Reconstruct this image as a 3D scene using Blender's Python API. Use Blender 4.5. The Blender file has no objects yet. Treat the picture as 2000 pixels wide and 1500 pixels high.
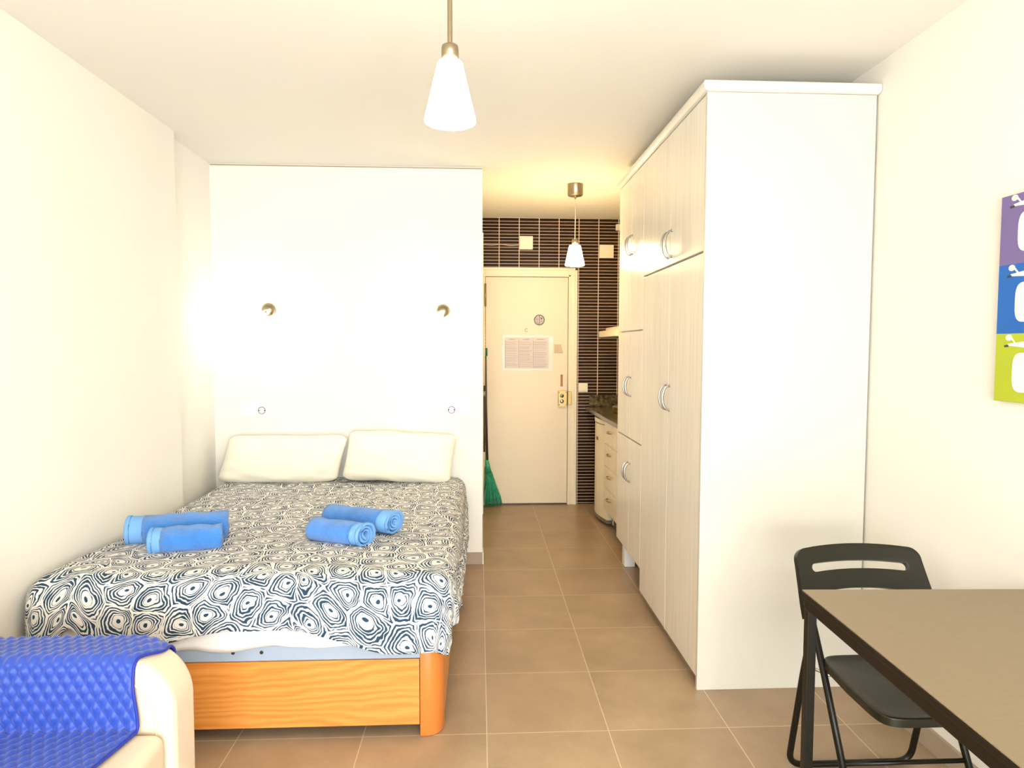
import bpy, bmesh, math, random
from mathutils import Vector, Matrix, noise
PI = math.pi
R = math.radians
random.seed(7)
S = bpy.context.scene
COL = S.collection

# ------------------------------------------------------------------ camera
cam = bpy.data.cameras.new('camera'); camo = bpy.data.objects.new('camera', cam); COL.objects.link(camo)
cam.sensor_width = 36; cam.lens = 1305.6 / 2000 * 36; cam.clip_start = .02
yaw, pit, rol = .0489, -.0554, .0025
fw = Vector((math.sin(yaw) * math.cos(pit), math.cos(yaw) * math.cos(pit), math.sin(pit)))
rt = Vector((math.cos(yaw), -math.sin(yaw), 0)); up = rt.cross(fw)
rt2 = rt * math.cos(rol) + up * math.sin(rol); up2 = -rt * math.sin(rol) + up * math.cos(rol)
M = Matrix((rt2, up2, -fw)).transposed().to_4x4(); M.translation = (0, 0, 1.415)
camo.matrix_world = M
S.camera = camo

# ------------------------------------------------------------------ light
S.view_settings.view_transform = 'Standard'; S.view_settings.look = 'None'
S.view_settings.gamma = 1; S.view_settings.use_curve_mapping = False
S.view_settings.exposure = 0.52
W = bpy.data.worlds.new('world'); S.world = W; W.use_nodes = True
bg = W.node_tree.nodes['Background']; bg.inputs[0].default_value = (.96, .975, .98, 1); bg.inputs[1].default_value = 13.5

def arealight(name, loc, rot, sx, sy, e, c, portal=False):
    L = bpy.data.lights.new(name, 'AREA'); L.shape = 'RECTANGLE'; L.size = sx; L.size_y = sy; L.energy = e; L.color = c
    L.cycles.is_portal = portal
    o = bpy.data.objects.new(name, L); COL.objects.link(o); o.location = loc; o.rotation_euler = rot
    return o
YB = -1.9                                       # balcony wall behind the camera, one large opening
WX0, WX1, WZ0, WZ1 = -.80, 1.52, .05, 2.25
arealight('balcony_opening_portal', ((WX0 + WX1) / 2, YB - .02, (WZ0 + WZ1) / 2), (R(90), 0, 0), WX1 - WX0, WZ1 - WZ0, 1, (1, 1, 1), True)

# ------------------------------------------------------------------ node helpers
def newmat(name):
    m = bpy.data.materials.new(name); m.use_nodes = True
    return m, m.node_tree, m.node_tree.nodes['Principled BSDF']
def N(nt, typ, **kw):
    n = nt.nodes.new(typ)
    for k, v in kw.items(): setattr(n, k, v)
    return n
def math_(nt, op, a, b=None, c=None):
    n = nt.nodes.new('ShaderNodeMath'); n.operation = op
    for i, v in enumerate((a, b, c)):
        if v is None: continue
        if isinstance(v, (int, float)): n.inputs[i].default_value = v
        else: nt.links.new(v, n.inputs[i])
    return n.outputs[0]
def mix(nt, f, a, b):
    n = nt.nodes.new('ShaderNodeMix'); n.data_type = 'RGBA'
    for i, v in ((0, f), (6, a), (7, b)):
        if isinstance(v, (int, float)): n.inputs[i].default_value = v
        elif isinstance(v, tuple): n.inputs[i].default_value = (*v, 1) if len(v) == 3 else v
        else: nt.links.new(v, n.inputs[i])
    return n.outputs[2]
def noise_(nt, vec, scale, detail=3, rough=.5):
    n = nt.nodes.new('ShaderNodeTexNoise'); n.inputs['Scale'].default_value = scale
    n.inputs['Detail'].default_value = detail; n.inputs['Roughness'].default_value = rough
    if vec is not None: nt.links.new(vec, n.inputs['Vector'])
    return n
def objc(nt): return nt.nodes.new('ShaderNodeTexCoord').outputs['Object']
def mapping(nt, vec, sc=(1, 1, 1), loc=(0, 0, 0)):
    n = nt.nodes.new('ShaderNodeMapping'); nt.links.new(vec, n.inputs[0])
    n.inputs['Scale'].default_value = sc; n.inputs['Location'].default_value = loc
    return n.outputs[0]
def bump(nt, p, h, strength=.2, dist=.01):
    b = nt.nodes.new('ShaderNodeBump'); b.inputs['Strength'].default_value = strength; b.inputs['Distance'].default_value = dist
    nt.links.new(h, b.inputs['Height']); nt.links.new(b.outputs[0], p.inputs['Normal'])

def plain(name, col, rough=.5, metal=0, spec=.5, var=.04, vs=6, bs=0, bsc=80, coat=0, emit=None, es=0, sheen=0):
    m, nt, p = newmat(name)
    co = objc(nt)
    n = noise_(nt, co, vs, 4)
    c2 = tuple(max(0, x * (1 - var * 2)) for x in col)
    nt.links.new(mix(nt, n.outputs[0], col, c2), p.inputs['Base Color'])
    p.inputs['Roughness'].default_value = rough; p.inputs['Metallic'].default_value = metal
    p.inputs['Specular IOR Level'].default_value = spec
    if coat: p.inputs['Coat Weight'].default_value = coat; p.inputs['Coat Roughness'].default_value = .08
    if sheen: p.inputs['Sheen Weight'].default_value = sheen
    if bs:
        b = noise_(nt, co, bsc, 4); bump(nt, p, b.outputs[0], bs, .004)
    if emit:
        p.inputs['Emission Color'].default_value = (*emit, 1); p.inputs['Emission Strength'].default_value = es
    return m

def sepxyz(nt, v):
    s = nt.nodes.new('ShaderNodeSeparateXYZ'); nt.links.new(v, s.inputs[0]); return s.outputs
def comb(nt, x, y, z=0.0):
    n = nt.nodes.new('ShaderNodeCombineXYZ')
    for i, v in enumerate((x, y, z)):
        if isinstance(v, (int, float)): n.inputs[i].default_value = v
        else: nt.links.new(v, n.inputs[i])
    return n.outputs[0]

# grid lines: distance to nearest multiple of w (offset o); returns mask 1 on the line
def line_mask(nt, x, w, o, half):
    a = math_(nt, 'DIVIDE', math_(nt, 'SUBTRACT', x, o), w)
    f = math_(nt, 'FRACT', a)
    d = math_(nt, 'MULTIPLY', math_(nt, 'MINIMUM', f, math_(nt, 'SUBTRACT', 1.0, f)), w)
    return math_(nt, 'LESS_THAN', d, half), a

MAT = {}
MAT['wall'] = plain('wall_paint', (.84, .815, .745), .85, spec=.2, var=.02, vs=2, bs=.12, bsc=60)
MAT['ceiling'] = plain('ceiling_paint', (.80, .77, .70), .9, spec=.2, var=.015, vs=2)
MAT['white'] = plain('white_gloss_lacquer', (.78, .755, .68), .22, spec=.5, var=.02, vs=3)
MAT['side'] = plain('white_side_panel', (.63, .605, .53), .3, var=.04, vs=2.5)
MAT['cream'] = plain('cream_door_paint', (.80, .70, .52), .45, var=.05, vs=1.5)
MAT['cream_frame'] = plain('cream_frame_paint', (.84, .76, .56), .4, var=.03)
MAT['switch'] = plain('cream_switch_plastic', (.86, .80, .62), .35)
MAT['whiteplastic'] = plain('white_plastic', (.88, .88, .86), .35, var=.01)
MAT['dark'] = plain('dark_recess', (.03, .027, .02), .8)
MAT['darkgrey'] = plain('plinth_dark_grey', (.12, .10, .07), .7)  # even dark grey for plinths, socket contacts, fridge badge and hood filter
MAT['chrome'] = plain('brushed_steel', (.42, .41, .39), .3, metal=1, var=.06, vs=30)
MAT['nickel'] = plain('satin_nickel', (.36, .30, .20), .34, metal=1, var=.06, vs=30)
MAT['brass'] = plain('aged_brass', (.52, .36, .13), .38, metal=.8, var=.2, vs=40)
MAT['rust'] = plain('brown_plate', (.42, .19, .05), .6, var=.1, vs=30)
MAT['black_metal'] = plain('black_powder_coat', (.006, .005, .002), .38, spec=.3, var=.1, vs=20)
MAT['black_plastic'] = plain('black_satin_plastic', (.009, .008, .002), .36, spec=.4, var=.1, vs=12, bs=.08, bsc=300)
MAT['skirting'] = plain('grey_brown_skirting', (.40, .32, .23), .5, var=.1, vs=8)
MAT['pillow'] = plain('cream_cotton', (.88, .84, .70), .9, var=.02, vs=8, bs=.15, bsc=250, sheen=.2)
MAT['sheet'] = plain('white_cotton', (.90, .89, .87), .9, var=.02, vs=8, bs=.15, bsc=200)
MAT['basefab'] = plain('blue_grey_base_fabric', (.33, .40, .50), .85, var=.05, vs=40)
MAT['sofa'] = plain('cream_leatherette', (.72, .61, .46), .5, var=.04, vs=6, bs=.15, bsc=120)
MAT['paper'] = plain('paper', (.66, .60, .58), .6)
MAT['ink'] = plain('printed_ink', (.22, .16, .15), .7)
MAT['papergrey'] = plain('printed_grey_block', (.52, .45, .42), .6, var=.1, vs=60)
MAT['plastic_sleeve'] = plain('clear_sleeve_edge', (.80, .74, .68), .35)
MAT['green'] = plain('green_bristles', (.05, .60, .30), .4, var=.42, vs=45)
MAT['green_dark'] = plain('dark_green_plastic', (.0, .16, .10), .4)
MAT['broomstick'] = plain('dark_brown_stick', (.05, .035, .02), .4)
MAT['cable'] = plain('pinkish_cable', (.55, .42, .33), .5)
MAT['hood'] = plain('cream_hood_enamel', (.84, .76, .56), .3)
MAT['sticker'] = plain('tan_sticker', (.62, .48, .30), .6)
MAT['rubber'] = plain('black_rubber', (.02, .02, .02), .7)

def glass_lamp(name, col, es):
    m, nt, p = newmat(name)
    p.inputs['Base Color'].default_value = (.95, .93, .88, 1); p.inputs['Roughness'].default_value = .3
    p.inputs['Emission Color'].default_value = (*col, 1); p.inputs['Emission Strength'].default_value = es
    return m
MAT['lamp_main'] = glass_lamp('lit_opal_glass', (1, .88, .66), 26)
MAT['lamp_hall'] = glass_lamp('lit_opal_glass_warm', (1, .72, .36), 75)
MAT['lamp_wall'] = glass_lamp('lit_frosted_glass', (1, .94, .82), 45)

# floor: 45 cm porcelain tiles with cloudy colour and thin pale grout
m, nt, p = newmat('brown_porcelain_tiles'); MAT['floor'] = m
g = nt.nodes.new('ShaderNodeNewGeometry').outputs['Position']
x, y, z = sepxyz(nt, g)
mx, ax = line_mask(nt, x, .45, .0269, .0016)
my, ay = line_mask(nt, y, .45, .576, .0016)
grout = math_(nt, 'MAXIMUM', mx, my)
cell = comb(nt, math_(nt, 'FLOOR', ax), math_(nt, 'FLOOR', ay))
wn = nt.nodes.new('ShaderNodeTexWhiteNoise'); nt.links.new(cell, wn.inputs[0])
off = nt.nodes.new('ShaderNodeVectorMath'); off.operation = 'MULTIPLY_ADD'
nt.links.new(wn.outputs['Color'], off.inputs[0]); off.inputs[1].default_value = (9, 9, 9); nt.links.new(g, off.inputs[2])
n1 = noise_(nt, off.outputs[0], 3.2, 7, .62); n2 = noise_(nt, off.outputs[0], 60, 3)
rmp = N(nt, 'ShaderNodeValToRGB'); nt.links.new(n1.outputs[0], rmp.inputs[0])
rmp.color_ramp.elements[0].position = .3; rmp.color_ramp.elements[0].color = (.27, .185, .105, 1)
rmp.color_ramp.elements[1].position = .72; rmp.color_ramp.elements[1].color = (.42, .30, .185, 1)
c = mix(nt, math_(nt, 'MULTIPLY', n2.outputs[0], .25), rmp.outputs[0], (.44, .33, .21))
c = mix(nt, math_(nt, 'MULTIPLY', wn.outputs['Value'], .22), c, (.30, .18, .12))
c = mix(nt, grout, c, (.60, .47, .33))
nt.links.new(c, p.inputs['Base Color'])
nt.links.new(math_(nt, 'MULTIPLY_ADD', n1.outputs[0], .18, .26), p.inputs['Roughness'])
bump(nt, p, math_(nt, 'SUBTRACT', 1.0, grout), .3, .002)

# back wall: dark slim tiles with pink white grout
m, nt, p = newmat('dark_strip_tiles'); MAT['tiles'] = m
g = nt.nodes.new('ShaderNodeNewGeometry').outputs['Position']
x, y, z = sepxyz(nt, g)
mx, ax = line_mask(nt, x, .1765, -.002, .0030)
mz, az = line_mask(nt, z, .0285, .011, .0017)
grout = math_(nt, 'MAXIMUM', mx, mz)
cell = comb(nt, math_(nt, 'FLOOR', ax), math_(nt, 'FLOOR', az))
wn = nt.nodes.new('ShaderNodeTexWhiteNoise'); nt.links.new(cell, wn.inputs[0])
c = mix(nt, wn.outputs['Value'], (.018, .008, .004), (.038, .020, .008))
c = mix(nt, grout, c, (.80, .62, .52))
nt.links.new(c, p.inputs['Base Color']); p.inputs['Specular IOR Level'].default_value = .12
nt.links.new(math_(nt, 'MULTIPLY_ADD', grout, .4, .22), p.inputs['Roughness'])
bump(nt, p, math_(nt, 'SUBTRACT', 1.0, grout), .4, .002)

# wardrobe doors: white ash with faint vertical grain
def grained(name, a, b, rough, sc=(60, 60, 2.2), strength=.25, coat=0):
    m, nt, p = newmat(name)
    co = mapping(nt, objc(nt), sc)
    n = noise_(nt, co, 1.0, 5, .6)
    r = N(nt, 'ShaderNodeValToRGB'); nt.links.new(n.outputs[0], r.inputs[0])
    r.color_ramp.elements[0].position = .35; r.color_ramp.elements[0].color = (*a, 1)
    r.color_ramp.elements[1].position = .65; r.color_ramp.elements[1].color = (*b, 1)
    nt.links.new(r.outputs[0], p.inputs['Base Color']); p.inputs['Roughness'].default_value = rough
    if coat: p.inputs['Coat Weight'].default_value = coat; p.inputs['Coat Roughness'].default_value = .1
    bump(nt, p, n.outputs[0], strength, .001)
    return m
MAT['ash'] = grained('white_ash_door', (.74, .69, .59), (.82, .78, .69), .2, strength=.2)
MAT['kitchen'] = grained('cream_kitchen_front', (.80, .71, .52), (.86, .78, .60), .25, strength=.1)

# orange cherry veneer
m, nt, p = newmat('orange_cherry_veneer'); MAT['cherry'] = m
co = objc(nt)
dn = noise_(nt, mapping(nt, co, (1.1, 1.1, 5)), 1.2, 2)
v = nt.nodes.new('ShaderNodeVectorMath'); v.operation = 'MULTIPLY_ADD'
nt.links.new(dn.outputs['Color'], v.inputs[0]); v.inputs[1].default_value = (.0, .0, .20); nt.links.new(co, v.inputs[2])
w = N(nt, 'ShaderNodeTexWave', wave_type='BANDS', bands_direction='Z'); w.inputs['Scale'].default_value = 11
w.inputs['Distortion'].default_value = 1.5; w.inputs['Detail'].default_value = 3; w.inputs['Detail Scale'].default_value = 1.2
nt.links.new(v.outputs[0], w.inputs[0])
fine = noise_(nt, mapping(nt, co, (5, 5, 220)), 1, 4)
f = math_(nt, 'ADD', math_(nt, 'MULTIPLY', w.outputs[1], .28), math_(nt, 'MULTIPLY', fine.outputs[0], .62))
r = N(nt, 'ShaderNodeValToRGB'); nt.links.new(f, r.inputs[0])
r.color_ramp.elements[0].position = .2; r.color_ramp.elements[0].color = (.58, .19, .03, 1)
r.color_ramp.elements[1].position = .8; r.color_ramp.elements[1].color = (.74, .33, .075, 1)
nt.links.new(r.outputs[0], p.inputs['Base Color']); p.inputs['Roughness'].default_value = .35
MAT['cherry_plain'] = plain('orange_cherry_post', (.60, .19, .035), .35, var=.05, vs=5)

# duvet pattern: navy rings with white lines, on the cloth's own coordinates
m, nt, p = newmat('navy_ring_print'); MAT['duvet'] = m
uv = nt.nodes.new('ShaderNodeTexCoord').outputs['UV']
sc = mapping(nt, uv, (9.3, 9.3, 9.3))
dn = noise_(nt, sc, 1.3, 2)
v = nt.nodes.new('ShaderNodeVectorMath'); v.operation = 'MULTIPLY_ADD'
nt.links.new(dn.outputs['Color'], v.inputs[0]); v.inputs[1].default_value = (.38, .38, 0); nt.links.new(sc, v.inputs[2])
def vor(feat):
    n = N(nt, 'ShaderNodeTexVoronoi', voronoi_dimensions='2D', feature=feat)
    n.inputs['Scale'].default_value = 1; n.inputs['Randomness'].default_value = .72
    nt.links.new(v.outputs[0], n.inputs['Vector']); return n
vf = vor('F1'); ve = vor('DISTANCE_TO_EDGE')
F1 = vf.outputs['Distance']; ED = ve.outputs['Distance']
rr = math_(nt, 'DIVIDE', F1, math_(nt, 'ADD', math_(nt, 'ADD', F1, ED), .16))
wob = noise_(nt, sc, 2.6, 2)
ph = math_(nt, 'ADD', math_(nt, 'MULTIPLY', math_(nt, 'POWER', rr, 1.0), 8.2), math_(nt, 'MULTIPLY', wob.outputs[0], 2.0))
sn = math_(nt, 'SINE', math_(nt, 'MULTIPLY', ph, 2 * PI))
thick = noise_(nt, sc, 1.8, 1)
navy = math_(nt, 'GREATER_THAN', sn, math_(nt, 'MULTIPLY_ADD', thick.outputs[0], -2.6, 1.12))
ring = math_(nt, 'MULTIPLY', navy, math_(nt, 'GREATER_THAN', math_(nt, 'ADD', rr, math_(nt, 'MULTIPLY', wob.outputs[0], .10)), .33))
ring = math_(nt, 'MULTIPLY', ring, math_(nt, 'GREATER_THAN', ED, .03))
dot = math_(nt, 'LESS_THAN', F1, .068)
ink = math_(nt, 'MAXIMUM', ring, dot)
nt.links.new(mix(nt, ink, (.80, .78, .73), (.010, .042, .085)), p.inputs['Base Color'])
p.inputs['Roughness'].default_value = .85
bump(nt, p, noise_(nt, sc, 30, 2).outputs[0], .1, .002)

# towels
def terry(name, col):
    m, nt, p = newmat(name)
    co = objc(nt); n = noise_(nt, co, 170, 4, .7); n2 = noise_(nt, co, 14, 3)
    nt.links.new(mix(nt, n2.outputs[0], tuple(c * .75 for c in col), tuple(min(1, c * 1.3) for c in col)), p.inputs['Base Color'])
    p.inputs['Roughness'].default_value = .95; p.inputs['Sheen Weight'].default_value = .5
    bump(nt, p, n.outputs[0], 1.0, .006)
    return m
MAT['towel'] = terry('blue_terry', (.035, .235, .72))
MAT['towel_band'] = plain('blue_woven_band', (.17, .40, .78), .8, var=.05, vs=60)

# quilted blue cover
m, nt, p = newmat('royal_blue_quilting'); MAT['quilt'] = m
uv = nt.nodes.new('ShaderNodeTexCoord').outputs['UV']
n = noise_(nt, uv, 90, 3)
nt.links.new(mix(nt, n.outputs[0], (.006, .038, .30), (.014, .065, .44)), p.inputs['Base Color'])
p.inputs['Roughness'].default_value = .5; p.inputs['Sheen Weight'].default_value = .3
MAT['quilt_edge'] = plain('blue_binding', (.01, .025, .30), .6)

# granite worktop
m, nt, p = newmat('dark_granite'); MAT['granite'] = m
co = objc(nt); n = noise_(nt, co, 22, 8, .7)
r = N(nt, 'ShaderNodeValToRGB'); nt.links.new(n.outputs[0], r.inputs[0])
r.color_ramp.elements[0].position = .38; r.color_ramp.elements[0].color = (.012, .010, .006, 1)
r.color_ramp.elements[1].position = .66; r.color_ramp.elements[1].color = (.22, .17, .09, 1)
nt.links.new(r.outputs[0], p.inputs['Base Color']); p.inputs['Roughness'].default_value = .15

# table top: speckled brown black laminate, its glare painted in as tan
m, nt, p = newmat('laminate_painted_glare'); MAT['tabletop'] = m
co = objc(nt); n = noise_(nt, mapping(nt, co, (30, 120, 1)), 1, 6, .7)
nt.links.new(mix(nt, n.outputs[0], (.185, .137, .078), (.26, .192, .11)), p.inputs['Base Color'])
p.inputs['Roughness'].default_value = .42
bump(nt, p, noise_(nt, co, 400, 3).outputs[0], .1, .001)

# ------------------------------------------------------------------ mesh helpers
def B(): return bmesh.new()
def box(bm, x0, x1, y0, y1, z0, z1, bev=0, seg=2, mi=0):
    t = bmesh.new()
    bmesh.ops.create_cube(t, size=1)
    for v in t.verts:
        v.co = Vector((x0 + (v.co.x + .5) * (x1 - x0), y0 + (v.co.y + .5) * (y1 - y0), z0 + (v.co.z + .5) * (z1 - z0)))
    if bev: bmesh.ops.bevel(t, geom=t.edges[:], offset=bev, segments=seg, profile=.5, affect='EDGES')
    merge(bm, t, mi)
def merge(bm, t, mi=None, mat=None):
    vm = {}
    for v in t.verts: vm[v] = bm.verts.new(mat @ v.co if mat else v.co)
    for f in t.faces:
        try:
            nf = bm.faces.new([vm[v] for v in f.verts]); nf.smooth = f.smooth
            nf.material_index = f.material_index if mi is None else mi
        except ValueError: pass
    t.free()
def lathe(bm, prof, c, seg=40, axis='Z', mi=0, close=False):
    rings = []
    for r, h in prof:
        ring = []
        for k in range(seg):
            a = 2 * PI * k / seg
            ca, sa = max(r, 1e-5) * math.cos(a), max(r, 1e-5) * math.sin(a)
            if axis == 'Z': p_ = (c[0] + ca, c[1] + sa, c[2] + h)
            elif axis == 'Y': p_ = (c[0] + ca, c[1] + h, c[2] + sa)
            else: p_ = (c[0] + h, c[1] + ca, c[2] + sa)
            ring.append(bm.verts.new(p_))
        rings.append(ring)
    for i in range(len(rings) - 1):
        for k in range(seg):
            f = bm.faces.new((rings[i][k], rings[i][(k + 1) % seg], rings[i + 1][(k + 1) % seg], rings[i + 1][k]))
            f.smooth = True; f.material_index = mi
    if close:
        for ring in (rings[0], rings[-1]):
            f = bm.faces.new(ring); f.material_index = mi
def tube(bm, pts, r, seg=12, mi=0, closed=False, caps=True, flat=None):
    pts = [Vector(q) for q in pts]; n = len(pts); rings = []
    rad = r if isinstance(r, (list, tuple)) else [r] * n
    prev = None
    for i in range(n):
        if closed: d = pts[(i + 1) % n] - pts[i - 1]
        else: d = pts[min(i + 1, n - 1)] - pts[max(i - 1, 0)]
        d.normalize()
        if prev is None:
            a = Vector((0, 0, 1)) if abs(d.z) < .9 else Vector((1, 0, 0))
            u = d.cross(a).normalized()
        else: u = (prev - d * prev.dot(d)).normalized()
        prev = u; w_ = d.cross(u)
        rings.append([bm.verts.new(pts[i] + (u * math.cos(2 * PI * k / seg) + w_ * math.sin(2 * PI * k / seg) * (flat or 1)) * rad[i]) for k in range(seg)])
    m_ = n if closed else n - 1
    for i in range(m_):
        a, b = rings[i], rings[(i + 1) % n]
        for k in range(seg):
            f = bm.faces.new((a[k], a[(k + 1) % seg], b[(k + 1) % seg], b[k])); f.smooth = True; f.material_index = mi
    if caps and not closed:
        for ring in (rings[0], rings[-1]):
            f = bm.faces.new(ring); f.material_index = mi
def smooth_path(pts, rad=.05, seg=6):
    pts = [Vector(q) for q in pts]; out = [pts[0]]
    for i in range(1, len(pts) - 1):
        a, b, c_ = pts[i - 1], pts[i], pts[i + 1]
        d1 = (a - b); d2 = (c_ - b); r_ = min(rad, d1.length * .49, d2.length * .49)
        p1 = b + d1.normalized() * r_; p2 = b + d2.normalized() * r_
        for k in range(seg + 1):
            t = k / seg; out.append(p1 * (1 - t) ** 2 + b * 2 * t * (1 - t) + p2 * t ** 2)
    out.append(pts[-1]); return out
def prism(bm, poly, h0, h1, plane='XY', mi=0, smooth=False):
    # poly extruded between h0 and h1 along the axis missing from plane
    def P(a, b, h):
        return {'XY': (a, b, h), 'XZ': (a, h, b), 'YZ': (h, a, b)}[plane]
    A = [bm.verts.new(P(a, b, h0)) for a, b in poly]; C_ = [bm.verts.new(P(a, b, h1)) for a, b in poly]
    n = len(poly)
    for i in range(n):
        f = bm.faces.new((A[i], A[(i + 1) % n], C_[(i + 1) % n], C_[i])); f.material_index = mi; f.smooth = smooth
    for ring in (A, C_):
        f = bm.faces.new(ring); f.material_index = mi
def grid(bm, fn, nu, nv, uvf=None, mi=0, smooth=True):
    vs = [[bm.verts.new(fn(i / nu, j / nv)) for j in range(nv + 1)] for i in range(nu + 1)]
    uvl = bm.loops.layers.uv.verify() if uvf else None
    for i in range(nu):
        for j in range(nv):
            f = bm.faces.new((vs[i][j], vs[i + 1][j], vs[i + 1][j + 1], vs[i][j + 1])); f.smooth = smooth
            f.material_index = mi(i / nu, j / nv) if callable(mi) else mi
            if uvf:
                for l, (a, b) in zip(f.loops, ((i, j), (i + 1, j), (i + 1, j + 1), (i, j + 1))):
                    l[uvl].uv = uvf(a / nu, b / nv)
    return vs
ORG = {}
def obj(name, bm, mats, parent=None):
    bmesh.ops.recalc_face_normals(bm, faces=bm.faces[:])
    me = bpy.data.meshes.new(name)
    o = bpy.data.objects.new(name, me); COL.objects.link(o)
    if parent is None:
        # origin at the centre of the base
        xs = [v.co for v in bm.verts]
        org = Vector(((min(v.x for v in xs) + max(v.x for v in xs)) / 2, (min(v.y for v in xs) + max(v.y for v in xs)) / 2, min(v.z for v in xs)))
        o.location = org
    else:
        org = ORG[parent.name]; o.parent = parent
    for v in bm.verts: v.co -= org
    ORG[o.name] = org
    bm.to_mesh(me); bm.free()
    if not isinstance(mats, (list, tuple)): mats = [mats]
    for m_ in mats: me.materials.append(MAT[m_] if isinstance(m_, str) else m_)
    return o
def tag(o, label, cat, group=None):
    o['label'] = label; o['category'] = cat
    if group: o['group'] = group
    return o
def thing(name, label, cat, loc, group=None, local=False):
    o = bpy.data.objects.new(name, None); COL.objects.link(o); o.location = loc; o.empty_display_size = .1
    ORG[o.name] = Vector((0, 0, 0)) if local else Vector(loc)
    return tag(o, label, cat, group)
def struct(name, bm, m_, parent=None):
    o = obj(name, bm, m_, parent)
    if parent is None: o['kind'] = 'structure'
    return o
def dup(root, loc, rz=None, label=None):
    r_ = root.copy(); COL.objects.link(r_); r_.location = loc
    if rz is not None: r_.rotation_euler = (0, 0, rz)
    if label: r_['label'] = label
    for ch in list(root.children):
        c_ = ch.copy(); COL.objects.link(c_); c_.parent = r_
        for g_ in ch.children:
            d_ = g_.copy(); COL.objects.link(d_); d_.parent = c_
    return r_
def mod_bevel(o, w_, seg=2):
    b = o.modifiers.new('bevel', 'BEVEL'); b.width = w_; b.segments = seg; b.limit_method = 'ANGLE'; b.angle_limit = R(40)

# ------------------------------------------------------------------ the room
ZC = 2.548; XR = 1.591; XL = -1.609; XL2 = -1.672; YJ = 3.6775; YP = 4.2994; YD = 5.94
bm = B(); box(bm, -1.9, 1.85, YB - .15, YD + .2, -.1, 0); struct('floor', bm, 'floor')
bm = B(); box(bm, -1.9, 1.85, YB - .15, YD + .2, ZC, ZC + .1); struct('ceiling', bm, 'ceiling')
bm = B(); box(bm, XR, XR + .15, YB, YD + .15, 0, ZC); struct('wall_right', bm, 'wall')
bm = B(); prism(bm, [(XL, YB), (XL, YJ), (XL2, YJ + .004), (XL2, YP), (-1.85, YP), (-1.85, YB)], 0, ZC)
struct('wall_left', bm, 'wall')
bm = B(); box(bm, -1.85, .020, YP, YD + .15, 0, ZC); struct('wall_alcove', bm, 'wall')
bm = B(); box(bm, .020, XR, YD, YD + .12, 0, ZC); struct('wall_far', bm, 'tiles')
bm = B()
box(bm, -1.85, WX0, YB - .15, YB, 0, ZC); box(bm, WX1, 1.741, YB - .15, YB, 0, ZC)
box(bm, WX0, WX1, YB - .15, YB, WZ1, ZC); box(bm, WX0, WX1, YB - .15, YB, 0, WZ0)
struct('wall_near', bm, 'wall')
# balcony door frame
bm = B()
for a, b_ in ((WX0, WX0 + .05), (.31, .36), (.36, .41), (WX1 - .05, WX1)): box(bm, a, b_, YB - .1, YB - .05, WZ0, WZ1)
box(bm, WX0, WX1, YB - .1, YB - .05, WZ1 - .05, WZ1); box(bm, WX0, WX1, YB - .1, YB - .05, WZ0, WZ0 + .05)
struct('window_1', bm, 'whiteplastic')
# skirtings
bm = B(); box(bm, XR - .012, XR, YB, 2.645, 0, .078, .0015); struct('baseboard_right', bm, 'skirting')
bm = B(); box(bm, -.128, .020, YP - .012, YP, 0, .078, .0015); struct('baseboard_alcove', bm, 'skirting')
bm = B(); box(bm, .020, .028, YP - .012, YP + .1, 0, .078, .0015); struct('baseboard_corridor', bm, 'white')
# thin cover strip on the head wall under the ceiling
bm = B(); box(bm, XL2 + .005, .019, YP - .004, YP, ZC - .012, ZC - .006); struct('trim_1', bm, 'skirting')
# narrow strip on the corridor side of the head wall
bm = B(); box(bm, .020, .034, 5.60, 5.68, 0, 2.36, .002); struct('trim_2', bm, 'cream_frame')

# entrance door
bm = B()
for a, b_ in ((.035, .053), (.789, .868)): box(bm, a, b_, YD - .02, YD + .02, 0, 2.112, .003)
box(bm, .0535, .7885, YD - .02, YD + .02, 2.034, 2.112, .003)
for a, b_ in ((.055, .079), (.79, .81)): pass
box(bm, .789, .806, YD - .028, YD - .018, 0, 2.05, .002); box(bm, .036, .806, YD - .028, YD - .018, 2.034, 2.05, .002)
box(bm, .845, .868, YD - .027, YD - .018, 0, 2.112, .003); box(bm, .036, .868, YD - .027, YD - .018, 2.09, 2.112, .003)
dr = thing('door_1', 'cream flush entrance door at the end of the corridor', 'door', (.42, YD, 0)); dr['kind'] = 'structure'
obj('door_frame', bm, 'cream_frame', dr)
bm = B(); box(bm, .056, .786, YD - .012, YD + .02, .012, 2.03, .003); leaf = obj('door_leaf', bm, 'cream', dr)
bm = B(); box(bm, .056, .786, YD - .014, YD + .02, .001, .012); obj('threshold', bm, 'broomstick', dr)
for zz in (1.87, 1.05, .25):
    bm = B(); lathe(bm, [(0, 0), (.008, 0), (.008, .2), (0, .2)], (.054, YD - .036, zz - .1), 12); obj('hinge', bm, 'brass', dr)
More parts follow.
